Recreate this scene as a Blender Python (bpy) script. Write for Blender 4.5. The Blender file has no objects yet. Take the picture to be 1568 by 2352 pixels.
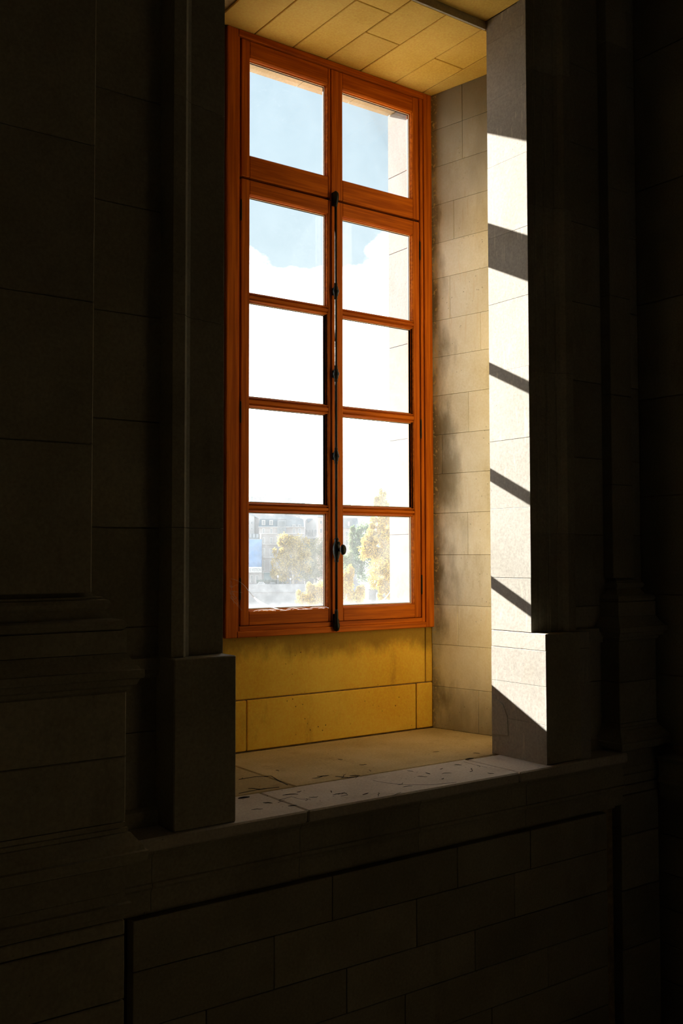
import bpy, bmesh, math, random
from mathutils import Vector, Matrix
random.seed(7)
SC = bpy.context.scene
COL = SC.collection
EYE = 2.45                      # camera height above the room floor (taken from a stair)

# ------------------------------------------------------------------ camera
YAW, PITCH, ROLL, FPX = math.radians(35.806), math.radians(2.4785), math.radians(-0.11), 2313.3
_fw = Vector((math.sin(YAW)*math.cos(PITCH), math.cos(YAW)*math.cos(PITCH), math.sin(PITCH)))
_r0 = Vector((math.cos(YAW), -math.sin(YAW), 0)); _u0 = _r0.cross(_fw)
_r = _r0*math.cos(ROLL) + _u0*math.sin(ROLL); _u = -_r0*math.sin(ROLL) + _u0*math.cos(ROLL)
cd = bpy.data.cameras.new('camera'); cam = bpy.data.objects.new('camera', cd); COL.objects.link(cam)
cd.sensor_fit = 'VERTICAL'; cd.sensor_height = 36.0; cd.lens = FPX/2352*36.0
cd.clip_start = 0.05; cd.clip_end = 3000
m3 = Matrix((_r, _u, -_fw)).transposed()
cam.matrix_world = Matrix.Translation((0, 0, EYE)) @ m3.to_4x4()
SC.camera = cam
def ray(x, y): return _fw*FPX + _r*(x-784) - _u*(y-1176)

# ------------------------------------------------------------------ world: pale blue sky with white cumulus
SUN_K, SUN_S, SUN_E = 0.22, 0.492, 36.0
w = bpy.data.worlds.new('sky'); SC.world = w; w.use_nodes = True
nt = w.node_tree; nt.nodes.clear()
def N(t, **kw):
    n = nt.nodes.new(t)
    for k, v in kw.items(): setattr(n, k, v)
    return n
def Lk(a, b): nt.links.new(a, b)
out = N('ShaderNodeOutputWorld'); bg = N('ShaderNodeBackground'); tc = N('ShaderNodeTexCoord')
sep = N('ShaderNodeSeparateXYZ'); Lk(tc.outputs['Generated'], sep.inputs[0])
grad = N('ShaderNodeValToRGB'); Lk(sep.outputs['Z'], grad.inputs[0])
e = grad.color_ramp.elements
e[0].position = 0.0; e[0].color = (0.82, 0.84, 0.86, 1)
e[1].position = 0.9; e[1].color = (0.28, 0.48, 0.74, 1)
x = e.new(0.22); x.color = (0.63, 0.76, 0.81, 1)
x = e.new(0.42); x.color = (0.535, 0.70, 0.80, 1)
mp = N('ShaderNodeMapping'); mp.inputs['Scale'].default_value = (7.0, 7.0, 11.0); mp.inputs['Location'].default_value = (1.3, 0.4, 0.0)
Lk(tc.outputs['Generated'], mp.inputs[0])
nz = N('ShaderNodeTexNoise'); nz.inputs['Scale'].default_value = 1.0; nz.inputs['Detail'].default_value = 7; nz.inputs['Roughness'].default_value = 0.55
Lk(mp.outputs[0], nz.inputs['Vector'])
bias = N('ShaderNodeMapRange'); bias.inputs['From Min'].default_value = 0.14; bias.inputs['From Max'].default_value = 0.45
bias.inputs['To Min'].default_value = 0.36; bias.inputs['To Max'].default_value = -0.30
Lk(sep.outputs['Z'], bias.inputs['Value'])
ad = N('ShaderNodeMath', operation='ADD'); Lk(nz.outputs['Fac'], ad.inputs[0]); Lk(bias.outputs[0], ad.inputs[1])
msk = N('ShaderNodeMapRange'); msk.interpolation_type = 'SMOOTHSTEP'
msk.inputs['From Min'].default_value = 0.52; msk.inputs['From Max'].default_value = 0.62
Lk(ad.outputs[0], msk.inputs['Value'])
mx = N('ShaderNodeMix', data_type='RGBA'); Lk(msk.outputs[0], mx.inputs['Factor']); Lk(grad.outputs[0], mx.inputs['A'])
mx.inputs['B'].default_value = (4.7, 4.65, 4.55, 1)
Lk(mx.outputs['Result'], bg.inputs['Color']); bg.inputs['Strength'].default_value = 1.0
Lk(bg.outputs[0], out.inputs['Surface'])

# ------------------------------------------------------------------ sun, beyond the river, low and to the left
sd = bpy.data.lights.new('sun', 'SUN'); so = bpy.data.objects.new('sun', sd); COL.objects.link(so)
sd.energy = SUN_E; sd.angle = math.radians(0.55); sd.color = (1.0, 0.94, 0.86)
_d = Vector((SUN_K, -1, -SUN_S)).normalized()
so.rotation_euler = _d.to_track_quat('-Z', 'Y').to_euler(); so.location = (0, 60, 40)

# ------------------------------------------------------------------ exposure
vs = SC.view_settings
vs.view_transform = 'Standard'; vs.look = 'None'; vs.gamma = 1.0; vs.use_curve_mapping = False; vs.exposure = 0.22
SC.cycles.max_bounces = 14; SC.cycles.diffuse_bounces = 8; SC.cycles.transparent_max_bounces = 24
SC.cycles.caustics_reflective = False; SC.cycles.caustics_refractive = False

# ------------------------------------------------------------------ mesh helpers
WORLD = {}
class MB:
    def __init__(s): s.v = []; s.f = []; s.smooth = False
    def add(s, vs_, fs_):
        o = len(s.v); s.v += [tuple(p) for p in vs_]; s.f += [tuple(i+o for i in f) for f in fs_]; return s
    def box(s, a, b):
        (x0, y0, z0), (x1, y1, z1) = a, b
        return s.add([(x0,y0,z0),(x1,y0,z0),(x1,y1,z0),(x0,y1,z0),(x0,y0,z1),(x1,y0,z1),(x1,y1,z1),(x0,y1,z1)],
                     [(0,3,2,1),(4,5,6,7),(0,1,5,4),(1,2,6,5),(2,3,7,6),(3,0,4,7)])
    def prism(s, poly, p0, p1, ax='z'):
        n = len(poly); V = []
        for q in (p0, p1):
            for a, b in poly:
                V.append({'z': (a, b, q), 'x': (q, a, b), 'y': (a, q, b)}[ax])
        F = [tuple(range(n)), tuple(range(2*n-1, n-1, -1))] + [((i+1) % n, i, i+n, (i+1) % n+n) for i in range(n)]
        return s.add(V, F)
    def rings(s, rings, cap=True):
        n = len(rings[0]); V = [p for r in rings for p in r]; F = []
        for k in range(len(rings)-1):
            for i in range(n):
                F.append((k*n+i, k*n+(i+1) % n, (k+1)*n+(i+1) % n, (k+1)*n+i))
        if cap: F += [tuple(range(n-1, -1, -1)), tuple((len(rings)-1)*n+i for i in range(n))]
        return s.add(V, F)
    def lathe(s, prof, c, n=12, ax='z', sx=1.0, sy=1.0):
        R = []
        for r, t in prof:
            ring = []
            for i in range(n):
                a = 2*math.pi*i/n; p, q = r*math.cos(a)*sx, r*math.sin(a)*sy
                ring.append({'z': (c[0]+p, c[1]+q, c[2]+t), 'y': (c[0]+p, c[1]+t, c[2]-q), 'x': (c[0]+t, c[1]+p, c[2]+q)}[ax])
            R.append(ring)
        s.smooth = True
        return s.rings(R)
    def tube(s, pts, r, n=6):
        pts = [Vector(p) for p in pts]; R = []
        for i, p in enumerate(pts):
            t = (pts[min(i+1, len(pts)-1)]-pts[max(i-1, 0)]).normalized()
            a = t.orthogonal().normalized() if abs(t.z) > .99 else t.cross(Vector((0,0,1))).normalized()
            b = t.cross(a); rr = r[i] if isinstance(r, (list, tuple)) else r
            R.append([p+(a*math.cos(2*math.pi*k/n)+b*math.sin(2*math.pi*k/n))*rr for k in range(n)])
        return s.rings(R)
    def map(s, fn): s.v = [tuple(fn(*p)) for p in s.v]; return s
    def build(s, name, mat, parent=None, bevel=0, world=True, **props):
        xs, ys, zs = zip(*s.v)
        org = Vector(((min(xs)+max(xs))/2, (min(ys)+max(ys))/2, min(zs)))
        me = bpy.data.meshes.new(name)
        me.from_pydata([(p[0]-org.x, p[1]-org.y, p[2]-org.z) for p in s.v], [], s.f)
        bm = bmesh.new(); bm.from_mesh(me); bmesh.ops.recalc_face_normals(bm, faces=bm.faces)
        if bevel:
            bmesh.ops.bevel(bm, geom=[e_ for e_ in bm.edges if e_.calc_face_angle(0) > .6], offset=bevel, segments=1, affect='EDGES', profile=.5)
        bm.to_mesh(me); bm.free()
        if s.smooth:
            for p in me.polygons: p.use_smooth = True
        me.materials.append(mat)
        return link(name, me, org + Vector((0, 0, EYE)), parent, **props)
def link(name, me, loc, parent=None, **props):
    o = bpy.data.objects.new(name, me); COL.objects.link(o)
    pl = WORLD[parent.name] if parent else Vector((0,0,0))
    if parent: o.parent = parent
    o.location = loc - pl; WORLD[o.name] = Vector(loc)
    for k, v in props.items(): o[k] = v
    return o
def empty(name, loc, **props):
    return link(name, None, Vector((loc[0], loc[1], loc[2]+EYE)), None, **props)
# every z below is measured from the eye level; build() lifts it by EYE

# ------------------------------------------------------------------ materials
MATS = {}
def newmat(name):
    m = bpy.data.materials.new(name); m.use_nodes = True; m.node_tree.nodes.clear(); MATS[name] = m; return m
class G:
    """tiny node-graph writer"""
    def __init__(s, m): s.t = m.node_tree
    def n(s, typ, ins=None, **kw):
        nd = s.t.nodes.new(typ)
        for k, v in kw.items(): setattr(nd, k, v)
        for k, v in (ins or {}).items():
            if isinstance(v, bpy.types.NodeSocket): s.t.links.new(v, nd.inputs[k])
            else: nd.inputs[k].default_value = v
        return nd
    def pos(s): return s.n('ShaderNodeNewGeometry').outputs['Position']
    def map(s, v, scale): return s.n('ShaderNodeMapping', {'Vector': v, 'Scale': scale}).outputs[0]
    def noise(s, v, sc, det=5, rough=.55): return s.n('ShaderNodeTexNoise', {'Vector': v, 'Scale': sc, 'Detail': det, 'Roughness': rough}).outputs['Fac']
    def rng(s, v, a, b, c=0., d=1., smooth=True):
        nd = s.n('ShaderNodeMapRange', {'Value': v, 'From Min': a, 'From Max': b, 'To Min': c, 'To Max': d})
        if smooth: nd.interpolation_type = 'SMOOTHSTEP'
        return nd.outputs[0]
    def math(s, op, a, b=0.): return s.n('ShaderNodeMath', {0: a, 1: b}, operation=op).outputs[0]
    def mix(s, f, a, b, mode='MIX'):
        return s.n('ShaderNodeMix', {'Factor': f, 'A': a, 'B': b}, data_type='RGBA', blend_type=mode).outputs['Result']
    def sep(s, v): return s.n('ShaderNodeSeparateXYZ', {0: v}).outputs
    def rand(s): return s.n('ShaderNodeObjectInfo').outputs['Random']
    def out(s, sh): s.n('ShaderNodeOutputMaterial', {'Surface': sh})
def c4(c): return (c[0], c[1], c[2], 1.0)
def stone(name, light, dark, stain=(0.09, 0.065, 0.03), stain_amt=.5, pits=1.0, scratch=0.0, tint=.12, rough=.85, edge=None, bump=.25):
    """weathered limestone; edge=(fn) adds a grime mask"""
    m = newmat(name); g = G(m); p = g.pos()
    col = g.mix(g.rng(g.noise(p, 2.2, 6, .6), .3, .7), c4(dark), c4(light))
    col = g.mix(g.math('MULTIPLY', g.rng(g.noise(g.map(p, (1, 1, .35)), 5.5, 6, .65), .55, .78), stain_amt), col, c4(stain))
    fine = g.noise(p, 90, 3, .6)
    col = g.mix(.35, col, g.n('ShaderNodeCombineColor', {0: fine, 1: fine, 2: fine}).outputs[0], 'OVERLAY')
    vr = g.n('ShaderNodeTexVoronoi', {'Vector': p, 'Scale': 34., 'Randomness': 1.0})
    pit = g.math('MULTIPLY', g.rng(vr.outputs['Distance'], .05, .16, 1., 0.), g.rng(g.noise(p, 3.5, 2), .48, .62))
    pit = g.math('MULTIPLY', pit, pits)
    col = g.mix(g.math('MULTIPLY', pit, .75), col, c4(tuple(c*.35 for c in stain)))
    if scratch:
        sc1 = g.rng(g.noise(g.map(p, (34, 34, 3.0)), 1.6, 2, .4), .64, .67)
        sc2 = g.rng(g.noise(g.n('ShaderNodeMapping', {'Vector': p, 'Scale': (30, 30, 5), 'Rotation': (0.5, .2, 0)}).outputs[0], 2.0, 2, .4), .66, .68)
        scm = g.math('MULTIPLY', g.math('MAXIMUM', sc1, sc2), g.rng(g.noise(p, 2.6, 3), .45, .6))
        col = g.mix(g.math('MULTIPLY', scm, scratch), col, (0.75, 0.68, 0.52, 1))
    if edge: col = edge(g, p, col)
    col = g.mix(1.0, col, g.n('ShaderNodeCombineColor', {i: g.rng(g.rand(), 0, 1, 1-tint, 1+tint, False) for i in range(3)}).outputs[0], 'MULTIPLY')
    h = g.math('SUBTRACT', g.math('ADD', g.math('MULTIPLY', g.noise(p, 40, 6, .65), .5), g.math('MULTIPLY', g.noise(p, 6, 3), .6)), g.math('MULTIPLY', pit, 1.2))
    bp = g.n('ShaderNodeBump', {'Height': h, 'Strength': bump, 'Distance': .006})
    b = g.n('ShaderNodeBsdfPrincipled', {'Base Color': col, 'Roughness': rough, 'Normal': bp.outputs[0], 'Specular IOR Level': .25})
    g.out(b.outputs[0]); return m
def plain(name, col, rough=.7, metal=0., var=.15, scale=8., bump=0., stretch=(1, 1, 1), spec=.4):
    m = newmat(name); g = G(m); p = g.map(g.pos(), stretch); f = g.noise(p, scale, 5, .6)
    c = g.mix(g.rng(f, .3, .7), c4(tuple(k*(1-var) for k in col)), c4(tuple(min(1, k*(1+var)) for k in col)))
    ins = {'Base Color': c, 'Roughness': rough, 'Metallic': metal, 'Specular IOR Level': spec}
    if bump: ins['Normal'] = g.n('ShaderNodeBump', {'Height': f, 'Strength': bump, 'Distance': .004}).outputs[0]
    g.out(g.n('ShaderNodeBsdfPrincipled', ins).outputs[0]); return m
def wood(name, stretch):
    m = newmat(name); g = G(m); p = g.pos()
    f1 = g.noise(g.map(p, stretch), 1., 6, .6); f2 = g.noise(p, 2.5, 3)
    c = g.mix(g.rng(f1, .35, .68), (0.36, 0.073, 0.0025, 1), (0.60, 0.148, 0.005, 1))
    c = g.mix(g.math('MULTIPLY', g.rng(f2, .5, .8), .35), c, (0.26, 0.055, 0.006, 1))
    c = g.mix(g.rng(g.noise(g.map(p, tuple(k*2.4 for k in stretch)), 1., 3), .68, .78, 0., .6), c, (0.16, 0.035, 0.003, 1))
    bp = g.n('ShaderNodeBump', {'Height': f1, 'Strength': .12, 'Distance': .002})
    g.out(g.n('ShaderNodeBsdfPrincipled', {'Base Color': c, 'Roughness': .55, 'Normal': bp.outputs[0], 'Specular IOR Level': .12}).outputs[0]); return m
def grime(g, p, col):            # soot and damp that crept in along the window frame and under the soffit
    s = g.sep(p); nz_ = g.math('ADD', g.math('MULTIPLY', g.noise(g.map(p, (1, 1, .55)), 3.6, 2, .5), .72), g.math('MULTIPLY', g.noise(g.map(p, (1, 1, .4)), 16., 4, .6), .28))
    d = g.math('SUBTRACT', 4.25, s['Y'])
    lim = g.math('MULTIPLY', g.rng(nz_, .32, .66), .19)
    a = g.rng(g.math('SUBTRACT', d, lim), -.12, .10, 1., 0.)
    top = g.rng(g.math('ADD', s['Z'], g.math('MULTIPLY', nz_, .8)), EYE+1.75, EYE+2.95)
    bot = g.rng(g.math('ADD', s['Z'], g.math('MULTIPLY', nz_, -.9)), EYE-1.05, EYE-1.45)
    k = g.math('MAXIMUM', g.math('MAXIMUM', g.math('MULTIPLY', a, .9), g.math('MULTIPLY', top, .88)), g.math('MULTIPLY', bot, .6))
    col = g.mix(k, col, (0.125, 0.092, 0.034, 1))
    fl = g.math('MULTIPLY', g.rng(g.noise(p, 55, 3), .56, .62), g.rng(d, .03, .055, 1., 0.))
    return g.mix(g.math('MULTIPLY', fl, .8), col, (0.55, 0.45, 0.22, 1))
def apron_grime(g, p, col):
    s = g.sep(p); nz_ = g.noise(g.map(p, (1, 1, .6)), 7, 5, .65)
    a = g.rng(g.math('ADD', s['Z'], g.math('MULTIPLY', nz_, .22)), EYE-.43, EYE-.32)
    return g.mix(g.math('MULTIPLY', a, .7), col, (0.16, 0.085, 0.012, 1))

M_soffit = stone('soffit_limestone', (0.79, 0.54, 0.13), (0.67, 0.43, 0.075), (0.50, 0.30, 0.05), .35, .35)  # warm bounce on the shaded soffit is put into this ochre
M_apron = stone('apron_limestone', (0.93, 0.62, 0.085), (0.82, 0.48, 0.042), (0.42, 0.20, 0.02), .7, 1.5, edge=apron_grime)  # stronger ochre, with the warm bounce under the window put in
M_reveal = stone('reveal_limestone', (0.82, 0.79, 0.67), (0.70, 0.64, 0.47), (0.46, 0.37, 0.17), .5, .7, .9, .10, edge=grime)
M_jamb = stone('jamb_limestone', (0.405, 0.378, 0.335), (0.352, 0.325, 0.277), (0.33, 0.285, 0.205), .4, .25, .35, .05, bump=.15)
M_sill = stone('sill_limestone', (0.60, 0.55, 0.47), (0.48, 0.42, 0.34), (0.20, 0.15, 0.09), .55, 1.1, .2, .08)
M_sillb = stone('sill_back_limestone', (0.50, 0.40, 0.22), (0.38, 0.29, 0.13), (0.22, 0.15, 0.06), .55, 1.1, .1, .08)
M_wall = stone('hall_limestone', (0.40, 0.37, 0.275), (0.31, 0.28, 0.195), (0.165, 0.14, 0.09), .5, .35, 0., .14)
M_mortar = plain('mortar', (0.36, 0.27, 0.13), .95, var=.3, scale=30)
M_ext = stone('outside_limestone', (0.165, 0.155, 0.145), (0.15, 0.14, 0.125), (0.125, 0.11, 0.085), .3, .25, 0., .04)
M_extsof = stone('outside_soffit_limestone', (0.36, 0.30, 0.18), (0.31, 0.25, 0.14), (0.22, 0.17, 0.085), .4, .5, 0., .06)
M_patch = plain('pale_repair_mortar', (0.66, 0.62, 0.54), .9, var=.05)
M_woodV = wood('oak_upright', (60, 60, 2.2)); M_woodH = wood('oak_rail', (2.2, 60, 60))
M_black = plain('black_spacer_and_gap_shade', (0.010, 0.010, 0.012), .6)  # black of the spacers, also the shade put into the leaf gaps
M_bead = plain('pale_glazing_bead', (0.72, 0.50, 0.28), .4, var=.1)
M_iron = plain('blackened_iron', (0.018, 0.020, 0.018), .38, .8, var=.4, scale=60, bump=.3)
M_floor = plain('dark_stone_floor', (0.12, 0.11, 0.09), .6, var=.3)
M_plaster = plain('hall_plaster', (0.30, 0.28, 0.24), .9, var=.2, scale=2)
M_twig = plain('dry_twig', (0.030, 0.022, 0.014), .9, var=.4, scale=80)
M_web = None
def glass():
    m = newmat('dusty_hazed_glass'); g = G(m); p = g.pos(); s = g.sep(p)
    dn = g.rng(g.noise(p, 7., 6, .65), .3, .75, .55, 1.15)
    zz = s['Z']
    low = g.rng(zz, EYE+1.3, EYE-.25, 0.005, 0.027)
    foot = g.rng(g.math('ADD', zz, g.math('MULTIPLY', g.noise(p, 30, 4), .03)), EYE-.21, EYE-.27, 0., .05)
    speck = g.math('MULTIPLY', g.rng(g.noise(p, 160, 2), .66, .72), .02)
    dust_haze = g.math('ADD', g.math('ADD', g.math('MULTIPLY', dn, low), foot), speck)  # glass dust, with the distant air haze put into the same film
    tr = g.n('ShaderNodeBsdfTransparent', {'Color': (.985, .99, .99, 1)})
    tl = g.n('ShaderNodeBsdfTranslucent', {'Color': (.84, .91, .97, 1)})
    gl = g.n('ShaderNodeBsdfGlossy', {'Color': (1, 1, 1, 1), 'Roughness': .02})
    a = g.n('ShaderNodeMixShader', {0: dust_haze, 1: tr.outputs[0], 2: tl.outputs[0]})
    fr = g.math('MULTIPLY', g.n('ShaderNodeFresnel', {'IOR': 1.45}).outputs[0], .2)
    b = g.n('ShaderNodeMixShader', {0: fr, 1: a.outputs[0], 2: gl.outputs[0]})
    g.out(b.outputs[0]); return m
M_glass = glass()
def webmat():
    m = newmat('cobweb_silk'); g = G(m)
    a = g.n('ShaderNodeBsdfTranslucent', {'Color': (.9, .88, .84, 1)}); b = g.n('ShaderNodeBsdfDiffuse', {'Color': (.8, .78, .74, 1)})
    t = g.n('ShaderNodeBsdfTransparent'); k = g.n('ShaderNodeMixShader', {0: .4, 1: a.outputs[0], 2: b.outputs[0]})
    g.out(g.n('ShaderNodeMixShader', {0: .35, 1: t.outputs[0], 2: k.outputs[0]}).outputs[0]); return m
M_web = webmat()
def leafmat(name, a, b):
    m = newmat(name); g = G(m); f = g.noise(g.pos(), .9, 4); f2 = g.noise(g.pos(), 9., 2)
    c = g.mix(g.rng(f, .35, .65), c4(a), c4(b)); c = g.mix(g.rng(f2, .3, .75, 0, .5), c, c4(tuple(k*.6 for k in a)))
    d = g.n('ShaderNodeBsdfDiffuse', {'Color': c}); t = g.n('ShaderNodeBsdfTranslucent', {'Color': c})
    g.out(g.n('ShaderNodeMixShader', {0: .45, 1: d.outputs[0], 2: t.outputs[0]}).outputs[0]); return m

# ================================================================== THE ROOM SHELL
ZS, ZSILL, ZN, FL, CE = 2.602, -0.949, 2.642, -EYE, 3.6
XJ, XJL = 3.44, 1.824                 # inner jambs
core = MB()
core.prism([(-5, 3.33), (XJL-.012, 3.33), (XJL-.012, 3.54), (1.95, 3.54), (2.372, 4.27), (2.448, 4.32), (2.448, 4.55), (-5, 4.55)], FL, CE)
core.prism([(6, 3.33), (6, 4.55), (3.634, 4.55), (3.634, 4.32), (3.702, 4.26), (3.852, 3.545), (XJ+.012, 3.545), (XJ+.012, 3.33)], FL, CE)
core.box((1.7, 3.545, ZS+.012), (3.9, 4.32, CE)); core.box((1.7, 3.33, ZN+.01), (3.6, 3.5449, CE))
core.box((2.3, 4.3201, 2.587), (3.7, 4.55, CE))
core.box((1.8, 4.275, FL), (3.86, 4.55, -.40)); core.box((1.7, 3.24, FL), (3.95, 4.2749, ZSILL-.05))
wall = core.build('wall_front', M_mortar, kind='structure', label='thick limestone wall pierced by the deep window embrasure')

def slab(name, mat, O, U, V, Nn, u0, u1, v0, v1, depth, parent, gap=.0025, bevel=.003, proud=0., **kw):
    """one block lying in the plane O + uU + vV, its face along +Nn"""
    O, U, V, Nn = map(Vector, (O, U, V, Nn)); mb = MB()
    P = lambda u, v, n: O + U*u + V*v + Nn*n
    a, b, c, d = u0+gap, u1-gap, v0+gap, v1-gap
    mb.add([P(a, c, -depth), P(b, c, -depth), P(b, d, -depth), P(a, d, -depth), P(a, c, proud), P(b, c, proud), P(b, d, proud), P(a, d, proud)],
           [(0, 3, 2, 1), (4, 5, 6, 7), (0, 1, 5, 4), (1, 2, 6, 5), (2, 3, 7, 6), (3, 0, 4, 7)])
    return mb.build(name, mat, parent, bevel=bevel, **kw)
rnd = lambda a: random.uniform(-a, a)

# --- soffit over the window: courses running from the frame to the room
xs = [2.05, 2.31, 2.532, 2.76, 2.971, 3.191, 3.426, 3.63, 3.86]
cuts = {1: [3.80], 4: [3.905], 6: [3.907], 2: [3.62], 3: [3.70]}
for i in range(len(xs)-1):
    ys_ = [3.548] + cuts.get(i, []) + [4.255]
    for a, b in zip(ys_[:-1], ys_[1:]):
        if i == 0 and b > 4.1: b = 3.98
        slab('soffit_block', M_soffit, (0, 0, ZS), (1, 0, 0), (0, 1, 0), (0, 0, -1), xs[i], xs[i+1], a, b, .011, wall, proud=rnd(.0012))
for a, b in ((1.83, 2.45), (2.45, 3.05), (3.05, 3.44)):      # higher soffit of the room-side zone
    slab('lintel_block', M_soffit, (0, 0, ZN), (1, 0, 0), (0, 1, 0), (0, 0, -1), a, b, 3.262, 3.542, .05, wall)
for a, b in ((1.83, 2.6), (2.6, 3.44)):
    MB().box((a+.002, 3.536, ZS-.001), (b-.002, 3.5475, ZN+.008)).build('lintel_riser', M_wall, wall)

# --- right reveal, splayed
A0 = Vector((3.69, 4.25, 0)); U0 = (Vector((3.768, 3.865, 0))-A0).normalized(); N0 = Vector((U0.y, -U0.x, 0))
if N0.x > 0: N0 = -N0
zr = [ZSILL, -.72, -.49, -.272, .003, .233, .45, .669, .888, 1.104, 1.31, 1.548, 1.748, 1.965, 2.182, 2.395, ZS]
vj = {0: [.30], 1: [.46], 2: [.17], 3: [.52], 4: [.24], 5: [.40], 6: [.07, .5], 7: [.25], 8: [], 9: [.333], 10: [.13], 11: [.45], 12: [.16], 13: [.52], 14: [.28], 15: [.222], }
vj[14] = [.222]
for k in range(len(zr)-1):
    us = [-.008] + vj.get(k, []) + [.72]
    for a, b in zip(us[:-1], us[1:]):
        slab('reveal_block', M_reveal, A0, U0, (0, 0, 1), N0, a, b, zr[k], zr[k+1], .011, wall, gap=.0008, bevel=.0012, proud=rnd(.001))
# --- left reveal (mostly out of sight)
A1 = Vector((2.37, 4.262, 0)); U1 = (Vector((1.95, 3.545, 0))-A1).normalized(); N1 = Vector((-U1.y, U1.x, 0))
if N1.x < 0: N1 = -N1
for k in range(0, len(zr)-1, 2):
    slab('reveal_block', M_reveal, A1, U1, (0, 0, 1), N1, 0, .83, zr[k], zr[min(k+2, len(zr)-1)], .006, wall)
# --- sunlit inner jamb
zj = [ZSILL, -.77, -.597, -.437, -.106, .224, .55, .885, 1.22, 1.547, 1.90, 2.23, 2.52, ZN]
for k in range(len(zj)-1):
    y0 = 3.185 if zj[k+1] < -.36 else 3.272
    if zj[k] < -.36 <= zj[k+1]:
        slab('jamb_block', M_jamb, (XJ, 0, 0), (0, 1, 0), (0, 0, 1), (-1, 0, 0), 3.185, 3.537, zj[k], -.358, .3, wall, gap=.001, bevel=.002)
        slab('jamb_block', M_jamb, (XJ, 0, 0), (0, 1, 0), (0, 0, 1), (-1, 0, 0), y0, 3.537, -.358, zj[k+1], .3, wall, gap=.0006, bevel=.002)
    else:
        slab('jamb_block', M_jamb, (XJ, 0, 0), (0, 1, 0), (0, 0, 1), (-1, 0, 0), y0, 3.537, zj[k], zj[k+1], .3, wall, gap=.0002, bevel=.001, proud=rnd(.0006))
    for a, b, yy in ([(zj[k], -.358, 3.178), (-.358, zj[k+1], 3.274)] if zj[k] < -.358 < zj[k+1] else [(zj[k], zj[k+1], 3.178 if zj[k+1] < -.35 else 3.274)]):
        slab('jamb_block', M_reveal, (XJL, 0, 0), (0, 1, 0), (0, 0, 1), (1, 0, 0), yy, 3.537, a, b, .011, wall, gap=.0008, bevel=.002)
mb = MB(); zb = -.86      # dark-edged repair let into the foot of the jamb
mb.prism([(3.535, zb), (3.425, zb+.01), (3.43, zb+.10), (3.46, zb+.155), (3.535, zb+.19)], XJ-.004, XJ+.02, 'x').build('repair_stone', M_jamb, wall, bevel=.003)
# --- apron under the window
for a, b, z0, z1 in ((1.98, 2.30, -.699, -.39), (2.30, 3.645, -.699, -.39), (3.645, 3.70, -.699, -.39), (1.98, 2.506, ZSILL, -.699), (2.506, 3.579, ZSILL, -.699), (3.579, 3.70, ZSILL, -.699)):
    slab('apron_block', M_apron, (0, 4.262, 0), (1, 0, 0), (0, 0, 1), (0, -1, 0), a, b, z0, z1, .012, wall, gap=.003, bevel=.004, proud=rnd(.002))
# --- sill: back slabs and front slabs
for a, b in ((1.96, 2.30), (2.30, 3.84)):
    slab('sill_slab', M_sillb, (0, 0, ZSILL), (1, 0, 0), (0, 1, 0), (0, 0, 1), a, b, 3.512, 4.262, .045, wall, gap=.003, bevel=.006, proud=-.001)
MB().box((1.84, 3.512, ZSILL-.045), (1.955, 3.55, ZSILL)).build('sill_slab', M_sillb, wall)
for a, b, y1 in ((1.31, 2.12, 3.508), (2.12, 3.235, 3.508), (3.235, 3.97, 3.495)):
    slab('sill_slab', M_sill, (0, 0, ZSILL), (1, 0, 0), (0, 1, 0), (0, 0, 1), a, b, 3.152, y1, .045, wall, gap=.002, bevel=.006)
# --- dado courses below the moulding
zd = [-1.226, -1.397, -1.590, -1.762, -1.940, -2.12, -2.30, FL]
vd = {0: [2.262, 2.907, 3.344], 1: [2.0, 2.682, 3.242], 2: [1.72, 2.329, 3.003], 3: [2.02, 2.62, 3.45], 4: [2.3, 3.1], 5: [1.9, 2.7, 3.4], 6: [2.3, 3.1]}
for k in range(len(zd)-1):
    xx = [1.442] + vd[k] + [3.862]
    for a, b in zip(xx[:-1], xx[1:]):
        slab('dado_block', M_wall, (0, 3.2, 0), (1, 0, 0), (0, 0, 1), (0, -1, 0), a, b, zd[k+1], zd[k], .05, wall, gap=.0014, bevel=.002, proud=rnd(.0012))
MB().box((1.15, 3.26, FL), (1.44, 3.33, -1.0)).build('wall_return', M_wall, wall)

# --- strips of wall beside the architraves
for a, b, zz0 in ((1.0, 1.60, (-.949, -.62, -.25, .1, .48, .86, 1.25, 1.65, 2.05, 2.45, 2.85, CE)), (3.685, 4.3, (-.949, -.62, -.25, .1, .48, .86, 1.25, 1.65, 2.05, 2.45, 2.85, CE))):
    for z0, z1 in zip(zz0[:-1], zz0[1:]):
        slab('wall_block', M_wall, (0, 3.318, 0), (1, 0, 0), (0, 0, 1), (0, -1, 0), a, b, z0, z1, .012, wall, gap=.0015, bevel=.002)

# ------------------------------------------------------------------ trims
def structure(name, loc, label): return empty(name, loc, kind='structure', label=label)
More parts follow.
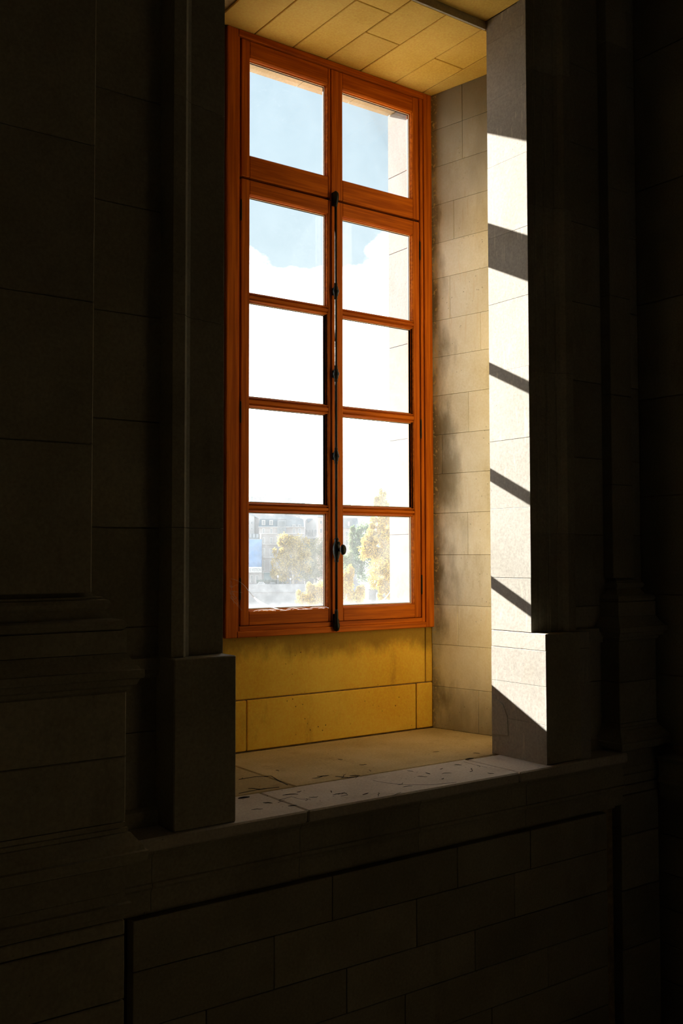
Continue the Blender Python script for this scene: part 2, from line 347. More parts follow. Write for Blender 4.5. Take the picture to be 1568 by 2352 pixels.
# architraves: profile across the width, from the opening outwards
def architrave(name, xin, sgn, label):
    t = structure(name, (xin+sgn*.12, 3.3, -.358), label)
    prof = [(0, 3.272), (.036, 3.272), (.038, 3.268), (.042, 3.268), (.044, 3.262), (.092, 3.262), (.094, 3.256), (.101, 3.256), (.104, 3.25),
            (.150, 3.25), (.153, 3.244), (.170, 3.236), (.182, 3.222), (.188, 3.215), (.205, 3.215), (.236, 3.215), (.236, 3.33), (0, 3.33)]
    for z0, z1 in ((-.358, .10), (.10, .86), (.86, 1.65), (1.65, 2.3), (2.3, 3.0)):
        MB().prism([(xin+sgn*a, b) for a, b in prof], z0+.001, z1-.001).build('architrave_stone', M_wall, t)
    x0, x1 = sorted((xin, xin+sgn*.24))
    return t
trL = architrave('trim_1', XJL-.003, -1, 'moulded stone architrave on the left of the window opening')
trR = architrave('trim_2', XJ+.003, 1, 'moulded stone architrave on the right of the window opening')
# plinth blocks of the architraves
MB().box((1.578, 3.175, ZSILL), (XJL-.001, 3.33, -.358)).build('trim_3', M_wall, bevel=.004, kind='structure', label='plain stone plinth block under the left architrave')
MB().box((XJ+.001, 3.184, ZSILL), (3.673, 3.33, -.358)).build('trim_4', M_wall, bevel=.004, kind='structure', label='plain stone plinth block under the right architrave')
# sill moulding (dado cap)
cap = [(3.165, ZSILL-.046), (3.165, ZSILL-.052), (3.174, ZSILL-.062), (3.180, ZSILL-.072), (3.180, -1.103), (3.172, -1.106), (3.172, -1.118), (3.182, -1.128), (3.186, -1.140), (3.186, -1.198),
       (3.235, -1.206), (3.235, -1.225), (3.33, -1.225), (3.33, ZSILL-.046)]
t5 = structure('trim_5', (2.6, 3.25, -1.225), 'moulded stone course running below the window sill')
for a, b in ((1.30, 1.50), (1.50, 2.10), (2.10, 2.68), (2.68, 3.30), (3.30, 3.965)):
    MB().prism(cap, a+.001, b-.001, 'x').build('moulding_stone', M_wall, t5)
# low strip mouldings left and right of the plinths
for i, (a, b) in enumerate(((1.25, 1.578), (3.673, 3.97))):
    t = structure('trim_%d' % (6+i), ((a+b)/2, 3.3, ZSILL), ('stone panel strip beside the left plinth block', 'stone panel strip beside the right plinth block')[i])
    MB().prism([(3.318, -.356), (3.29, -.36), (3.29, -.40), (3.30, -.415), (3.30, -.43), (3.318, -.43)], a, b, 'x').build('strip_cap', M_wall, t)
    MB().prism([(3.318, -.885), (3.30, -.895), (3.296, -.949), (3.318, -.949)], a, b, 'x').build('strip_base', M_wall, t)

def pier(mb, prof, x0, x1, yf, yb):
    R = []
    for z, o in prof: R.append([(x0-o, yb, z), (x0-o, yf-o, z), (x1+o, yf-o, z), (x1+o, yb, z)])
    return mb.rings(R)
def pilaster(name, x0, x1, yf, yb, label, xs0=None):
    t = structure(name, ((x0+x1)/2, yf, FL), label)
    w_ = .095
    for z0, z1 in ((-.115, .35), (.35, .80), (.80, 1.30), (1.30, 1.85), (1.85, 2.6), (2.6, CE)):
        pier(MB(), [(z0+.001, 0), (z1-.001, 0)], x0+w_ if x1-x0 > .4 else x0+.03, x1-w_, yf+w_*.55, yb).build('shaft_stone', M_wall, t, bevel=.003)
    b = MB(); o = -.095
    pier(b, [(-.300, .0), (-.232, .0), (-.231, -.012), (-.226, -.004), (-.214, .002), (-.202, -.004), (-.197, -.014), (-.194, -.036), (-.176, -.047), (-.168, -.052), (-.165, -.046), (-.160, -.040),
             (-.148, -.036), (-.137, -.043), (-.134, -.055), (-.128, -.055), (-.126, -.07), (-.114, -.085)], x0, x1, yf, yb).build('pilaster_base', M_wall, t)
    pier(MB(), [(-.420, 0), (-.414, .008), (-.404, .010), (-.398, .024), (-.380, .032), (-.376, .042), (-.352, .042), (-.350, .034), (-.322, .012), (-.302, 0)], x0, x1, yf, yb).build('pedestal_cap', M_wall, t)
    for z0, z1 in ((-.62, -.42), (-.82, -.62)): pier(MB(), [(z0+.001, 0), (z1-.001, 0)], x0, x1, yf, yb).build('pedestal_die', M_wall, t, bevel=.003)
    pier(MB(), [(-.955, 0), (-.948, .02), (-.938, .022), (-.934, .05), (-.905, .055), (-.902, .045), (-.888, .040), (-.866, .022), (-.852, .012), (-.850, .006), (-.838, .006), (-.836, .0), (-.821, 0)], x0, x1, yf, yb).build('pedestal_base', M_wall, t)
    pier(MB(), [(-1.035, 0), (-.956, 0)], x0, x1, yf, yb).build('plinth_stone', M_wall, t)
    pier(MB(), [(-1.115, 0), (-1.10, .004), (-1.096, .012), (-1.066, .016), (-1.062, .008), (-1.036, .0)], x0, x1, yf, yb).build('plinth_moulding', M_wall, t)
    for z0, z1 in ((-1.165, -1.117), (-1.36, -1.165), (-1.62, -1.36), (-1.90, -1.62), (FL, -1.90)):
        pier(MB(), [(z0+.002, 0), (z1-.002, 0)], x0, x1, yf, yb).build('plinth_stone', M_wall, t, bevel=.003)
    return t
pilaster('trim_8', .55, 1.302, 2.95, 3.32, 'moulded stone pilaster on its pedestal left of the window')
pilaster('trim_9', 3.975, 4.26, 3.205, 3.32, 'narrow stone pilaster in the corner right of the window')
# ------------------------------------------------------------------ other walls, floor, ceiling
wr = MB().box((4.312, -8, FL), (4.6, 3.33, CE)).build('wall_right', M_mortar, kind='structure', label='dark stone wall turning the corner on the right')
for k, (z0, z1) in enumerate(zip(zd[1:], zd[:-1])):
    for a, b in ((3.32, 2.2+.3*(k % 2)), (2.2+.3*(k % 2), 1.0)):
        slab('wall_block', M_wall, (4.30, 0, 0), (0, 1, 0), (0, 0, 1), (-1, 0, 0), b, a, z0, z1, .012, wr, bevel=.002)
for z0, z1 in ((-.949, -.6), (-.6, -.2), (-.2, .3), (.3, .8), (.8, 1.3), (1.3, 1.9), (1.9, 2.6), (2.6, CE)):
    slab('wall_block', M_wall, (4.30, 0, 0), (0, 1, 0), (0, 0, 1), (-1, 0, 0), 1.0, 3.32, z0, z1, .012, wr, bevel=.002)
MB().prism([(4.31-(3.33-a), b) for a, b in cap], 1.0, 3.17, 'y').map(lambda x, y, z: (x+.06, y, z)).build('moulding_stone', M_wall, wr)
MB().box((-5.3, -8, FL), (-5, 4.55, CE)).build('wall_left', M_plaster, kind='structure', label='far left wall of the dark hall')
MB().box((-5.3, -8.3, FL), (4.6, -8, CE)).build('wall_back', M_plaster, kind='structure', label='wall behind the camera')
MB().box((-5.3, -8.3, FL-.2), (4.6, 4.55, FL)).build('floor', M_floor, kind='structure', label='dark stone floor of the hall')
MB().box((-5.3, -8.3, CE), (4.6, 4.55, CE+.25)).build('ceiling', M_plaster, kind='structure', label='ceiling of the dark hall')

# ================================================================== THE WINDOW
YW = 4.25
win = empty('window_1', (3.035, YW, -.395), kind='structure', label='tall varnished oak casement window of ten panes with black iron bolt')
FXL, FXR, FZB, FZT = 2.376, 3.690, -.395, 2.601
fr = MB()      # fixed frame: outer strip, sunk strip, inner strip
def frame_ring(mb, xl, xr, zb_, zt, wd, y0, y1, wb=None, wt=None):
    wb = wb or wd; wt = wt or wd
    mb.box((xl, y0, zb_), (xl+wd, y1, zt)); mb.box((xr-wd, y0, zb_), (xr, y1, zt))
    mb.box((xl+wd, y0, zb_), (xr-wd, y1, zb_+wb)); mb.box((xl+wd, y0, zt-wt), (xr-wd, y1, zt))
of = empty('outer_frame', (3.03, YW, FZB)); of.parent = win; of.location = WORLD['outer_frame']-WORLD['window_1']
def bar(name, a, b, mat, parent, bevel=.003): return MB().box(a, b).build(name, mat, parent, bevel=bevel)
ya, yb = YW-.012, YW+.07
bar('frame_post', (FXL, ya, FZB), (FXL+.062, yb, FZT), M_woodV, of); bar('frame_post', (FXR-.056, ya, FZB), (FXR, yb, FZT), M_woodV, of)
bar('frame_strip', (FXL+.062, YW-.002, FZB+.02), (FXL+.076, yb, FZT-.02), M_woodV, of, .002)
bar('frame_strip', (FXR-.080, YW-.003, FZB+.022), (FXR-.0585, yb, FZT-.02), M_woodV, of, .002)
bar('frame_head', (FXL+.063, ya, FZT-.034), (FXR-.057, yb, FZT), M_woodH, of)
bar('frame_cill', (FXL+.063, ya, FZB), (FXR-.057, yb, FZB+.030), M_woodH, of)
bar('frame_cill', (FXL+.077, YW-.004, FZB+.0305), (FXR-.081, yb, FZB+.054), M_woodH, of, .002)
bar('gap_shade', (FXL+.0765, YW+.012, FZB+.03), (FXR-.0805, YW+.016, FZB+.058), M_black, of, 0)  # black strip put in for the shade of the bottom gap
# shade of the gaps between leaves and frame, put in as black strips
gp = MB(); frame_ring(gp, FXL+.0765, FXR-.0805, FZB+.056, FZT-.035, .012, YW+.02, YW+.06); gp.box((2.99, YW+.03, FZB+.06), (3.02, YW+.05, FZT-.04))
gp.box((FXL+.09, YW+.03, 1.858), (FXR-.09, YW+.05, 1.876)); gp.build('gap_shade', M_black, of)

def sash(name, xl, xr, zb_, zt, ol, orr, ob, ot, bars, label):
    """one glazed leaf: outer box xl..xr, zb_..zt; opening ol..orr, ob..ot; bars = [(z0,z1)]"""
    t = empty(name, ((xl+xr)/2, YW, zb_)); t.parent = win; t.location = WORLD[t.name]-WORLD['window_1']; t['label'] = label
    y0, y1 = YW, YW+.056
    bar('stile', (xl, y0, zb_), (ol, y1, zt), M_woodV, t); bar('stile', (orr, y0, zb_), (xr, y1, zt), M_woodV, t)
    bar('rail', (ol+.0003, y0+.0006, zb_), (orr-.0003, y1, ob), M_woodH, t); bar('rail', (ol+.0003, y0+.0006, ot), (orr-.0003, y1, zt), M_woodH, t)
    zs_ = [ob] + [z for b_ in bars for z in b_] + [ot]
    for a, b in bars:
        mt = MB().prism([(YW+.010, a+.006), (YW+.003, a+.011), (YW+.003, b-.011), (YW+.010, b-.006), (YW+.014, b), (y1, b), (y1, a), (YW+.014, a)], ol, orr, 'x')
        mt.build('glazing_bar', M_woodH, t)
    for i in range(0, len(zs_), 2):
        a, b = zs_[i], zs_[i+1]
        ch = MB()       # sloped moulding all round the light, then the bead
        P = [(0, YW+.004), (.0045, YW+.010), (.0045, YW+.020), (.008, YW+.022), (.008, YW+.034)]
        def ringat(o, y): return [(ol+o, y, a+o), (orr-o, y, a+o), (orr-o, y, b-o), (ol+o, y, b-o)]
        Rr = [ringat(o, y) for o, y in P] + [ringat(-.002, YW+.034), ringat(-.002, YW+.004)]
        ch.rings(Rr+[Rr[0]], cap=False).build('light_moulding', M_woodH, t)
        bd = MB(); frame_ring(bd, ol+.0055, orr-.0055, a+.0055, b-.0055, .0045, YW+.0225, YW+.0285); bd.build('glazing_bead', M_bead, t)
        sp = MB(); frame_ring(sp, ol+.004, orr-.004, a+.004, b-.004, .0085, YW+.0295, YW+.0335); sp.build('spacer', M_black, t)
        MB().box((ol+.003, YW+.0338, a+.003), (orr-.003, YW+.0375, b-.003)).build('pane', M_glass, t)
    return t
LX0, LX1, LO0, LO1 = 2.463, 2.9995, 2.510, 2.985
RX0, RX1, RO0, RO1 = 3.0055, 3.605, 3.078, 3.562
bars = [(1.261, 1.294), (.739, .776), (.222, .254)]
s1 = sash('transom_light', LX0, LX1, 1.874, 2.565, LO0, LO1, 1.983, 2.478, [], 'fixed upper light on the left')
s2 = sash('transom_light', RX0, RX1, 1.874, 2.565, RO0, RO1, 1.983, 2.478, [], 'fixed upper light on the right')
s3 = sash('casement', LX0, LX1, -.339, 1.861, LO0, LO1, -.270, 1.790, bars, 'left leaf of four panes')
s4 = sash('casement', RX0, RX1, -.339, 1.861, RO0, RO1, -.270, 1.790, bars, 'right leaf of four panes carrying the bolt')
# espagnolette bolt
es = empty('espagnolette_bolt', (3.022, YW-.03, -.37)); es.parent = win; es.location = WORLD[es.name]-WORLD['window_1']; es['label'] = 'black wrought-iron rod bolt with oval knob'
RX, RY = 3.0165, YW-.022
MB().lathe([(.0, 0), (.0068, 0), (.0068, 2.20), (0, 2.20)], (RX, RY, -.35), 12).build('rod', M_iron, es)
for z in (1.376, .943, .515):
    MB().lathe([(.006, -.045), (.009, -.040), (.0085, -.028), (.012, -.022), (.013, -.012), (.017, -.004), (.017, .004), (.013, .012), (.012, .022), (.0085, .028), (.009, .040), (.006, .045)], (RX, RY, z), 12).build('rod_guide', M_iron, es)
    MB().box((RX-.012, RY, z-.018), (RX+.012, YW, z+.018)).build('guide_plate', M_iron, es, bevel=.002)
MB().lathe([(.0, -.055), (.008, -.052), (.009, -.040), (.015, -.020), (.017, .002), (.016, .018), (.010, .026), (.006, .030), (0, .03)], (RX, RY, 1.875), 12).build('top_keeper', M_iron, es)
MB().box((RX-.014, RY, 1.83), (RX+.014, YW, 1.90)).build('keeper_plate', M_iron, es, bevel=.003)
MB().lathe([(0, -.045), (.012, -.040), (.0175, -.025), (.018, -.008), (.013, .006), (.015, .014), (.010, .024), (.010, .055), (.007, .07), (0, .07)], (RX, RY, -.345), 12).build('bottom_keeper', M_iron, es)
MB().box((RX-.013, RY, -.375), (RX+.013, YW-.004, -.30)).build('keeper_plate', M_iron, es, bevel=.003)
MB().lathe([(.007, -.065), (.012, -.060), (.010, -.050), (.014, -.040), (.019, -.020), (.021, .0), (.019, .020), (.014, .036), (.010, .046), (.013, .054), (.007, .064)], (RX, RY-.002, .030), 14).build('bolt_case', M_iron, es)
hd = MB().lathe([(.005, 0), (.006, -.018), (.008, -.026), (.007, -.028), (.014, -.031), (.018, -.038), (.016, -.046), (.008, -.050), (0, -.051)], (RX+.006, RY-.012, .030), 14, 'y', 1.0, 1.55)
hd.build('bolt_knob', M_iron, es)
hp = MB().lathe([(0, 0), (.010, 0), (.009, .014), (0, .016)], (RX+.004, RY-.018, .062), 10, 'y'); hp.build('rivet', M_iron, es)
for zc in (1.70, .70, -.16):
    for xx in (RX1+.0022, LX0-.004):
        MB().lathe([(0, -.055), (.003, -.053), (.0042, -.045), (.0042, .045), (.003, .053), (0, .055)], (xx, YW-.0035, zc), 8).build('hinge', M_iron, win)

# ================================================================== OUTSIDE FACE OF THE WALL
XE, ZE, YE = 3.622, 2.575, 4.55
ze = [-.40, .118, .66, 1.2, 1.75, 2.2, ZE]
for a, b in zip(ze[:-1], ze[1:]):
    slab('outer_jamb_block', M_ext, (XE, 0, 0), (0, 1, 0), (0, 0, 1), (-1, 0, 0), 4.322, YE, a, b, .012, wall, gap=.001, bevel=.002)
    slab('outer_jamb_block', M_ext, (2.448, 0, 0), (0, 1, 0), (0, 0, 1), (1, 0, 0), 4.322, YE, a, b, .0, wall, gap=.001, bevel=0, proud=.012)
for a, b in ((2.46, 2.63), (2.63, 2.98), (2.98, 3.33), (3.33, 3.62)):
    slab('outer_lintel_block', M_extsof, (0, 0, ZE), (1, 0, 0), (0, 1, 0), (0, 0, -1), a, b, 4.322, YE, .012, wall, gap=.0015, bevel=.002)
for cx in (2.85, 3.245):
    MB().prism([(cx-.05, 4.36), (cx+.045, 4.365), (cx+.05, 4.44), (cx-.045, 4.45)], ZE-.006, ZE+.004).build('repair_patch', M_patch, wall)
MB().prism([(4.322, -.255), (4.66, -.285), (4.66, -.345), (4.60, -.35), (4.60, -.40), (4.322, -.40)], 2.40, 3.66, 'x').build('outer_sill', M_ext, wall, bevel=.003)
MB().box((3.588, 4.44, -.272), (3.66, 4.60, -.258)).build('outer_sill_lug', M_ext, wall, bevel=.003)

# ================================================================== SMALL THINGS ON THE SILL AND WINDOW
def sillpt(x, y):
    d = ray(x, y); k = (ZSILL)/d.z; return Vector((d.x*k, d.y*k, ZSILL))
specs = [(560, 1790, 8), (585, 1812, 14), (601, 1816, 10), (640, 1770, 9), (668, 1828, 14), (688, 1820, 9), (706, 1838, 11), (722, 1833, 13), (735, 1789, 16), (743, 1784, 12),
         (765, 1820, 10), (781, 1825, 14), (800, 1786, 18), (815, 1783, 12), (842, 1825, 10), (858, 1772, 11), (880, 1827, 16), (905, 1824, 12), (926, 1803, 12), (936, 1808, 10),
         (950, 1772, 10), (967, 1783, 13), (985, 1777, 9), (1002, 1728, 10), (1013, 1767, 8), (1027, 1778, 10), (1050, 1757, 12), (1088, 1770, 18), (1103, 1761, 10), (1127, 1777, 8),
         (1092, 1730, 8), (648, 1843, 9), (672, 1852, 8), (615, 1846, 10), (834, 1758, 8), (782, 1745, 7), (590, 1860, 9), (1018, 1790, 7)]
for i, (x, y, L) in enumerate(specs):
    c = sillpt(x, y); n = 5; a = random.uniform(-.9, .9); pts = []
    Lm = L*2/446*.8*random.uniform(.8, 1.4); q = Vector((c.x, c.y, 0))-Vector((math.cos(a), math.sin(a), 0))*Lm/2
    for k in range(n):
        a += random.uniform(-.6, .6); pts.append((q.x, q.y, ZSILL+.0022+abs(rnd(.001)))); q += Vector((math.cos(a), math.sin(a), 0))*Lm/(n-1)
    rr = random.uniform(.0008, .0016)
    MB().tube(pts, [rr*.6, rr, rr*1.1, rr, rr*.5], 5).build('twig', M_twig, label='tiny dry twig lying on the stone window sill', category='twig', group='dry twigs on the window sill')
for i, (x, y, lab) in enumerate(((560, 1833, 'dark crumbled leaf by the left plinth on the window sill'), (1078, 1744, 'dark crumbled leaf at the sill joint near the right jamb'))):
    c = sillpt(x, y); mb = MB(); R = []
    for k in range(5):
        t = (k/4-.5); wd = .006*math.cos(t*2.6)+.0008
        R.append([(c.x+t*.05, c.y-wd, ZSILL+.001), (c.x+t*.05, c.y, ZSILL+.0045+.002*math.sin(k)), (c.x+t*.05, c.y+wd, ZSILL+.001), (c.x+t*.05, c.y, ZSILL+.0006)])
    mb.rings(R).build('dead_leaf', M_twig, label=lab, category='leaf')
for pl in ([(856, 1793), (890, 1799), (933, 1803), (990, 1803), (1047, 1797)], [(548, 1790), (585, 1784), (622, 1782), (640, 1793), (660, 1803)], [(548, 1822), (600, 1812), (640, 1808)],
           [(1064, 1750), (1090, 1757), (1118, 1763)], [(640, 1838), (668, 1830), (690, 1836), (712, 1836)], [(770, 1783), (800, 1786), (822, 1783), (815, 1788)], [(775, 1825), (790, 1820), (798, 1826), (782, 1829)]):
    P_ = [sillpt(*q) for q in pl]; mb = MB(); R_c = []
    for q in P_: R_c.append([(q.x-.002, q.y-.0014, ZSILL-.002), (q.x+.002, q.y-.0014, ZSILL+.0006+rnd(.0002)), (q.x+.002, q.y+.0014, ZSILL+.0006), (q.x-.002, q.y+.0014, ZSILL-.002)])
    mb.rings(R_c).build('crack', M_twig, wall)
def winpt(x, y, Y):
    d = ray(x, y); k = Y/d.y; return d*k
def arc(pts, n=18):
    """quadratic through three points"""
    a, b, c = map(Vector, pts); out_ = []
    for i in range(n+1):
        t = i/n; out_.append(a*(1-t)**2 + (b*2-(a+c)/2)*2*t*(1-t) + c*t*t)
    return out_
wb = empty('cobweb', tuple(winpt(545, 1400, YW-.02)), label='wispy cobweb across the lower left corner of the window', category='cobweb')
def strand(parent, pts, r): return MB().tube(pts, r, 5).build('strand', M_web, parent)
mp_ = [(530, 1329, .0006), (541, 1332, .0007), (553, 1338, .0008), (563, 1347, .0009), (570, 1356, .0014), (576, 1364, .0022), (583, 1372, .0032), (591, 1379, .0042), (600, 1385, .0048), (609, 1389, .0042), (619, 1393, .0028), (630, 1396.5, .0014), (640, 1399, .0006)]
strand(wb, [winpt(a, b, YW-.02+k*.0012) for k, (a, b, r) in enumerate(mp_)], [r for a, b, r in mp_])
for k in range(16):
    x0, y0 = 529+rnd(3), 1330+random.uniform(0, 45); x1, y1 = 545+rnd(14), y0+random.uniform(-8, 35)
    strand(wb, arc([winpt(x0, y0, YW-.02), winpt((x0+x1)/2+rnd(4), (y0+y1)/2+rnd(6), YW-.026), winpt(x1, y1, YW-.016)], 8), .00045)
for k in range(14):
    x0 = 585+k*11+rnd(6); strand(wb, arc([winpt(x0, 1404.5-(x0-570)*.045+rnd(1), YW-.003), winpt(x0+14, 1403-(x0-556)*.045+rnd(3), YW-.008), winpt(x0+28+rnd(8), 1405-(x0-540)*.045+rnd(1), YW-.003)], 8), .0003)
wb2 = empty('cobweb', tuple(winpt(870, 1385, 4.5)), label='pale cobweb thread hanging from the outer jamb beyond the glass', category='cobweb')
strand(wb2, arc([winpt(896, 1358, 4.53), winpt(876, 1381, 4.50), winpt(850, 1394, 4.42)]), [.0006+.0032*math.sin(math.pi*i/18) for i in range(19)])

# ================================================================== THE CITY ACROSS THE RIVER
AZ = math.radians(33.0)
Wd = Vector((math.sin(AZ), math.cos(AZ), 0)); Sd = Vector((math.cos(AZ), -math.sin(AZ), 0))
def sh(x, y, d):
    """pixel -> (sideways, up) metres on the plane at distance d"""
    q = ray(x, y); k = d/q.dot(Wd); return q.dot(Sd)*k, q.z*k
def loc3(s, d, h): return tuple(Sd*s + Wd*d + Vector((0, 0, h)))
def W3(mb): return mb.map(lambda s, d, h: loc3(s, d, h))
def pbox(x0, y0, x1, y1, d, dd, d1=None):
    """box whose front covers the pixel rectangle at distance d, dd deep"""
    (s0, h1), (s1, h0) = sh(x0, y0, d), sh(x1, y1, d); return MB().box((s0, d, h0), (s1, d+dd, h1))
def pprism(pts, d, dd):
    return MB().prism([sh(x, y, d) for x, y in pts], d, d+dd, 'y')
D0 = 290.
G0 = sh(640, 1347, D0)[1]            # street level of the far bank
M_fac = plain('pale_facade', (0.29, 0.28, 0.285), .9, var=.08, scale=.6)
M_fac2 = plain('white_facade', (0.43, 0.425, 0.425), .9, var=.06, scale=.6)
M_pink = plain('rosy_facade', (0.40, 0.33, 0.31), .9, var=.08, scale=.6)
M_slate = plain('slate_roof', (0.06, 0.11, 0.15), .6, var=.15, scale=1.5)
M_zinc = plain('zinc_roof', (0.20, 0.235, 0.27), .5, var=.1, scale=1.)
M_pane = plain('dark_window_pane', (0.10, 0.13, 0.15), .2)
M_white = plain('white_paint', (0.6, 0.6, 0.6), .6)
M_teal = plain('dark_teal_shopfront', (0.03, 0.11, 0.13), .5)
M_lodge = plain('grey_lodge_render', (0.13, 0.14, 0.155), .9)
M_blue = plain('blue_hoarding_print', (0.10, 0.22, 0.42), .7, var=.25, scale=.35)
M_quay = plain('quay_stone', (0.30, 0.30, 0.31), .9, var=.15, scale=.5)
M_bank = plain('pale_gravel', (0.46, 0.41, 0.33), .9)
M_road = plain('asphalt', (0.13, 0.13, 0.14), .9, var=.1, scale=.5)
M_water = plain('river_water', (0.04, 0.05, 0.05), .45, var=.2, scale=.3, bump=.3, spec=.15)
M_car1 = plain('silver_car_paint', (0.55, 0.57, 0.58), .3, .3); M_car2 = plain('black_car_paint', (0.02, 0.025, 0.03), .3)
M_red = plain('red_tail_lamp', (0.7, 0.05, 0.03), .3); M_trunk = plain('pale_bark', (0.34, 0.30, 0.25), .9, var=.3, scale=2)
M_cloth = plain('dark_clothing', (0.03, 0.04, 0.06), .9)
M_wrap = plain('white_trunk_sleeve', (0.75, 0.75, 0.73), .8)
M_ylw = leafmat('yellow_leaves', (0.46, 0.32, 0.055), (0.62, 0.49, 0.13)); M_olv = leafmat('olive_leaves', (0.30, 0.31, 0.14), (0.52, 0.47, 0.22))
M_grn = leafmat('green_leaves', (0.14, 0.22, 0.12), (0.24, 0.31, 0.16)); M_hdg = leafmat('hedge_leaves', (0.03, 0.12, 0.10), (0.07, 0.19, 0.14))

def big(name, sx0, sx1, d0, d1, h0, h1, mat, **kw): return W3(MB().box((sx0, d0, h0), (sx1, d1, h1))).build(name, mat, **kw)
big('street', -180, 160, 279.5, 900, G0-3, G0, M_road, kind='structure', label='street and pavement of the far river bank')
big('quay_wall', -180, 160, 277, 279.4, -17, G0+1.0, M_quay, kind='structure', label='grey stone embankment wall of the far bank')
W3(MB().box((-180, 276.7, G0-1.2), (160, 276.99, G0-.7))).build('quay_string_course', M_quay, kind='structure', label='projecting stone course along the embankment wall')
big('river', -180, 160, 95, 276.9, -17, -16.2, M_water, kind='structure', label='grey river between the two banks')
big('near_bank', -180, 160, 7, 94.9, -17, -9.6, M_bank, kind='structure', label='quay on the near bank below the window')

def building(name, x, y, d, label):
    s_, h_ = sh(x, y, d); return empty(name, loc3(s_, d, h_), label=label, category='building')
def wpart(mb, name, mat, par): return W3(mb).build(name, mat, par)
def windows(par, cols, rows, wpx, d, mat=None):
    for cx in cols:
        for (y0, y1) in rows:
            f = wpart(pbox(cx-wpx/2-.6, y0-.6, cx+wpx/2+.6, y1+.6, d-.12, .14), 'window', M_white, par)
            for q in (-1, 1):
                wpart(pbox(cx+q*wpx*.26-wpx*.21, y0, cx+q*wpx*.26+wpx*.21, y1, d-.16, .05), 'pane', M_pane, f)
# apartment house with slate mansard
A = building('apartment_house', 645, 1347, D0, 'pale apartment house with slate mansard roof behind the round tree')
mbA = pbox(602.2, 1237.5, 699, 1347, D0, 12); mbB = pbox(594.6, 1210.5, 699, 1237.4, D0, 12); mbA.add(mbB.v, mbB.f); wpart(mbA, 'wall', M_fac, A)
wpart(pprism([(593.5, 1210.5), (637, 1210.5), (637, 1192), (596, 1192)], D0+.3, 8), 'mansard', M_slate, A)
wpart(pprism([(657, 1211.5), (698.5, 1211.5), (696.5, 1193.5), (657, 1193.5)], D0+.3, 8), 'mansard', M_zinc, A)
wpart(pprism([(596, 1192), (637, 1192), (632, 1187.5), (612, 1182.5), (598, 1183)], D0+1.5, 6), 'roof_top', M_zinc, A)
wpart(pprism([(628, 1193.4), (697, 1193.4), (690, 1190), (662, 1184), (630, 1181)], D0+1.6, 6), 'roof_top', M_zinc, A)
g_ = wpart(pbox(637, 1195, 657, 1226, D0-.5, 3), 'stair_glazing', M_zinc, A)
for k in range(6): wpart(pbox(638.4+k*3.1, 1197, 640.4+k*3.1, 1225, D0-.6, .2), 'pane', M_pane, g_)
for cx in (605, 622.5):
    dm = wpart(pbox(cx-4, 1194.5, cx+4, 1206, D0-.1, 2), 'dormer', M_fac2, A); wpart(pbox(cx-2, 1196, cx+2, 1205, D0-.25, .2), 'pane', M_pane, dm)
for cx in (675, 688):
    dm = wpart(pbox(cx-3.6, 1205, cx+3.6, 1211, D0-.1, 1.5), 'dormer', M_fac2, A); wpart(pbox(cx-2, 1206.5, cx+2, 1210, D0-.25, .2), 'pane', M_pane, dm)
windows(A, (605, 622.5, 675, 688), ((1214, 1224.5),), 4.6, D0); windows(A, (605, 622.5, 640), ((1235.5, 1248),), 4.6, D0)
windows(A, (605, 622.5), ((1260, 1278), (1288, 1311)), 4.8, D0)
for y in (1225.5, 1250, 1280, 1315): wpart(pbox(602.3 if y > 1230 else 594.5, y-.8, 699.5, y+.8, D0-.3, .4), 'string_course', M_fac2, A)
wpart(pbox(593, 1209.8, 699.8, 1211.2, D0-.6, .8), 'cornice', M_fac2, A)
for x0, x1, y0 in ((617, 624, 1179), (625.5, 628, 1177), (680, 684, 1186)): wpart(pbox(x0, y0, x1, 1192, D0+3, 2), 'chimney', M_fac2, A)
wpart(pbox(606, 1315.5, 622, 1333, D0-.4, .5), 'shopfront', M_teal, A)
# slab block behind
B = building('office_block', 640, 1200, 430., 'tall pale block rising far behind the mansard house')
wpart(pbox(607.5, 1136.5, 655, 1322.5, 430, 20), 'wall', M_fac, B); wpart(pbox(655.2, 1142, 701, 1322.5, 432, 18), 'wall', M_fac, B); wpart(pbox(573, 1140.5, 607, 1322.5, 436, 14), 'wall', M_fac, B)
wpart(pbox(606.5, 1135, 644, 1137, 429.6, 3), 'parapet', M_zinc, B)
windows(B, (618.5, 629.5, 641), ((1146.5, 1155),), 3.2, 430.); windows(B, (578,), ((1140.8, 1153),), 4, 436.)
windows(B, (668, 679, 690), ((1148, 1153),), 4, 432.)
for x0 in (602, 622, 634, 674): W3(MB().tube([(*sh(x0, 1141, 434)[:1], 434, sh(x0, 1141, 434)[1]), (sh(x0, 1126, 434)[0], 434, sh(x0, 1126, 434)[1])], .12, 5)).build('aerial', M_zinc, B)
for k, x0 in enumerate((649, 660, 671, 682, 693)): wpart(pbox(x0, 1155, x0+6.5, 1157, 431.6, .4), 'vent_band', M_pane, B)
# pale gable house at the left
C_ = building('gable_house', 580, 1240, 300., 'pale gable house with grey side wall at the left edge of the view')
wpart(pprism([(540, 1345), (584, 1345), (584, 1186), (572, 1181), (540, 1181)], 300, 10), 'wall', M_fac2, C_)
wpart(pbox(584.1, 1190, 594.5, 1345, 301, 8), 'side_wall', M_fac, C_); wpart(pprism([(540, 1182), (572, 1181), (584, 1186), (593, 1191), (593, 1188), (573, 1177), (540, 1177)], 299.6, 10), 'roof', M_zinc, C_)
windows(C_, (578,), ((1198, 1204), (1212, 1217)), 3, 300.)
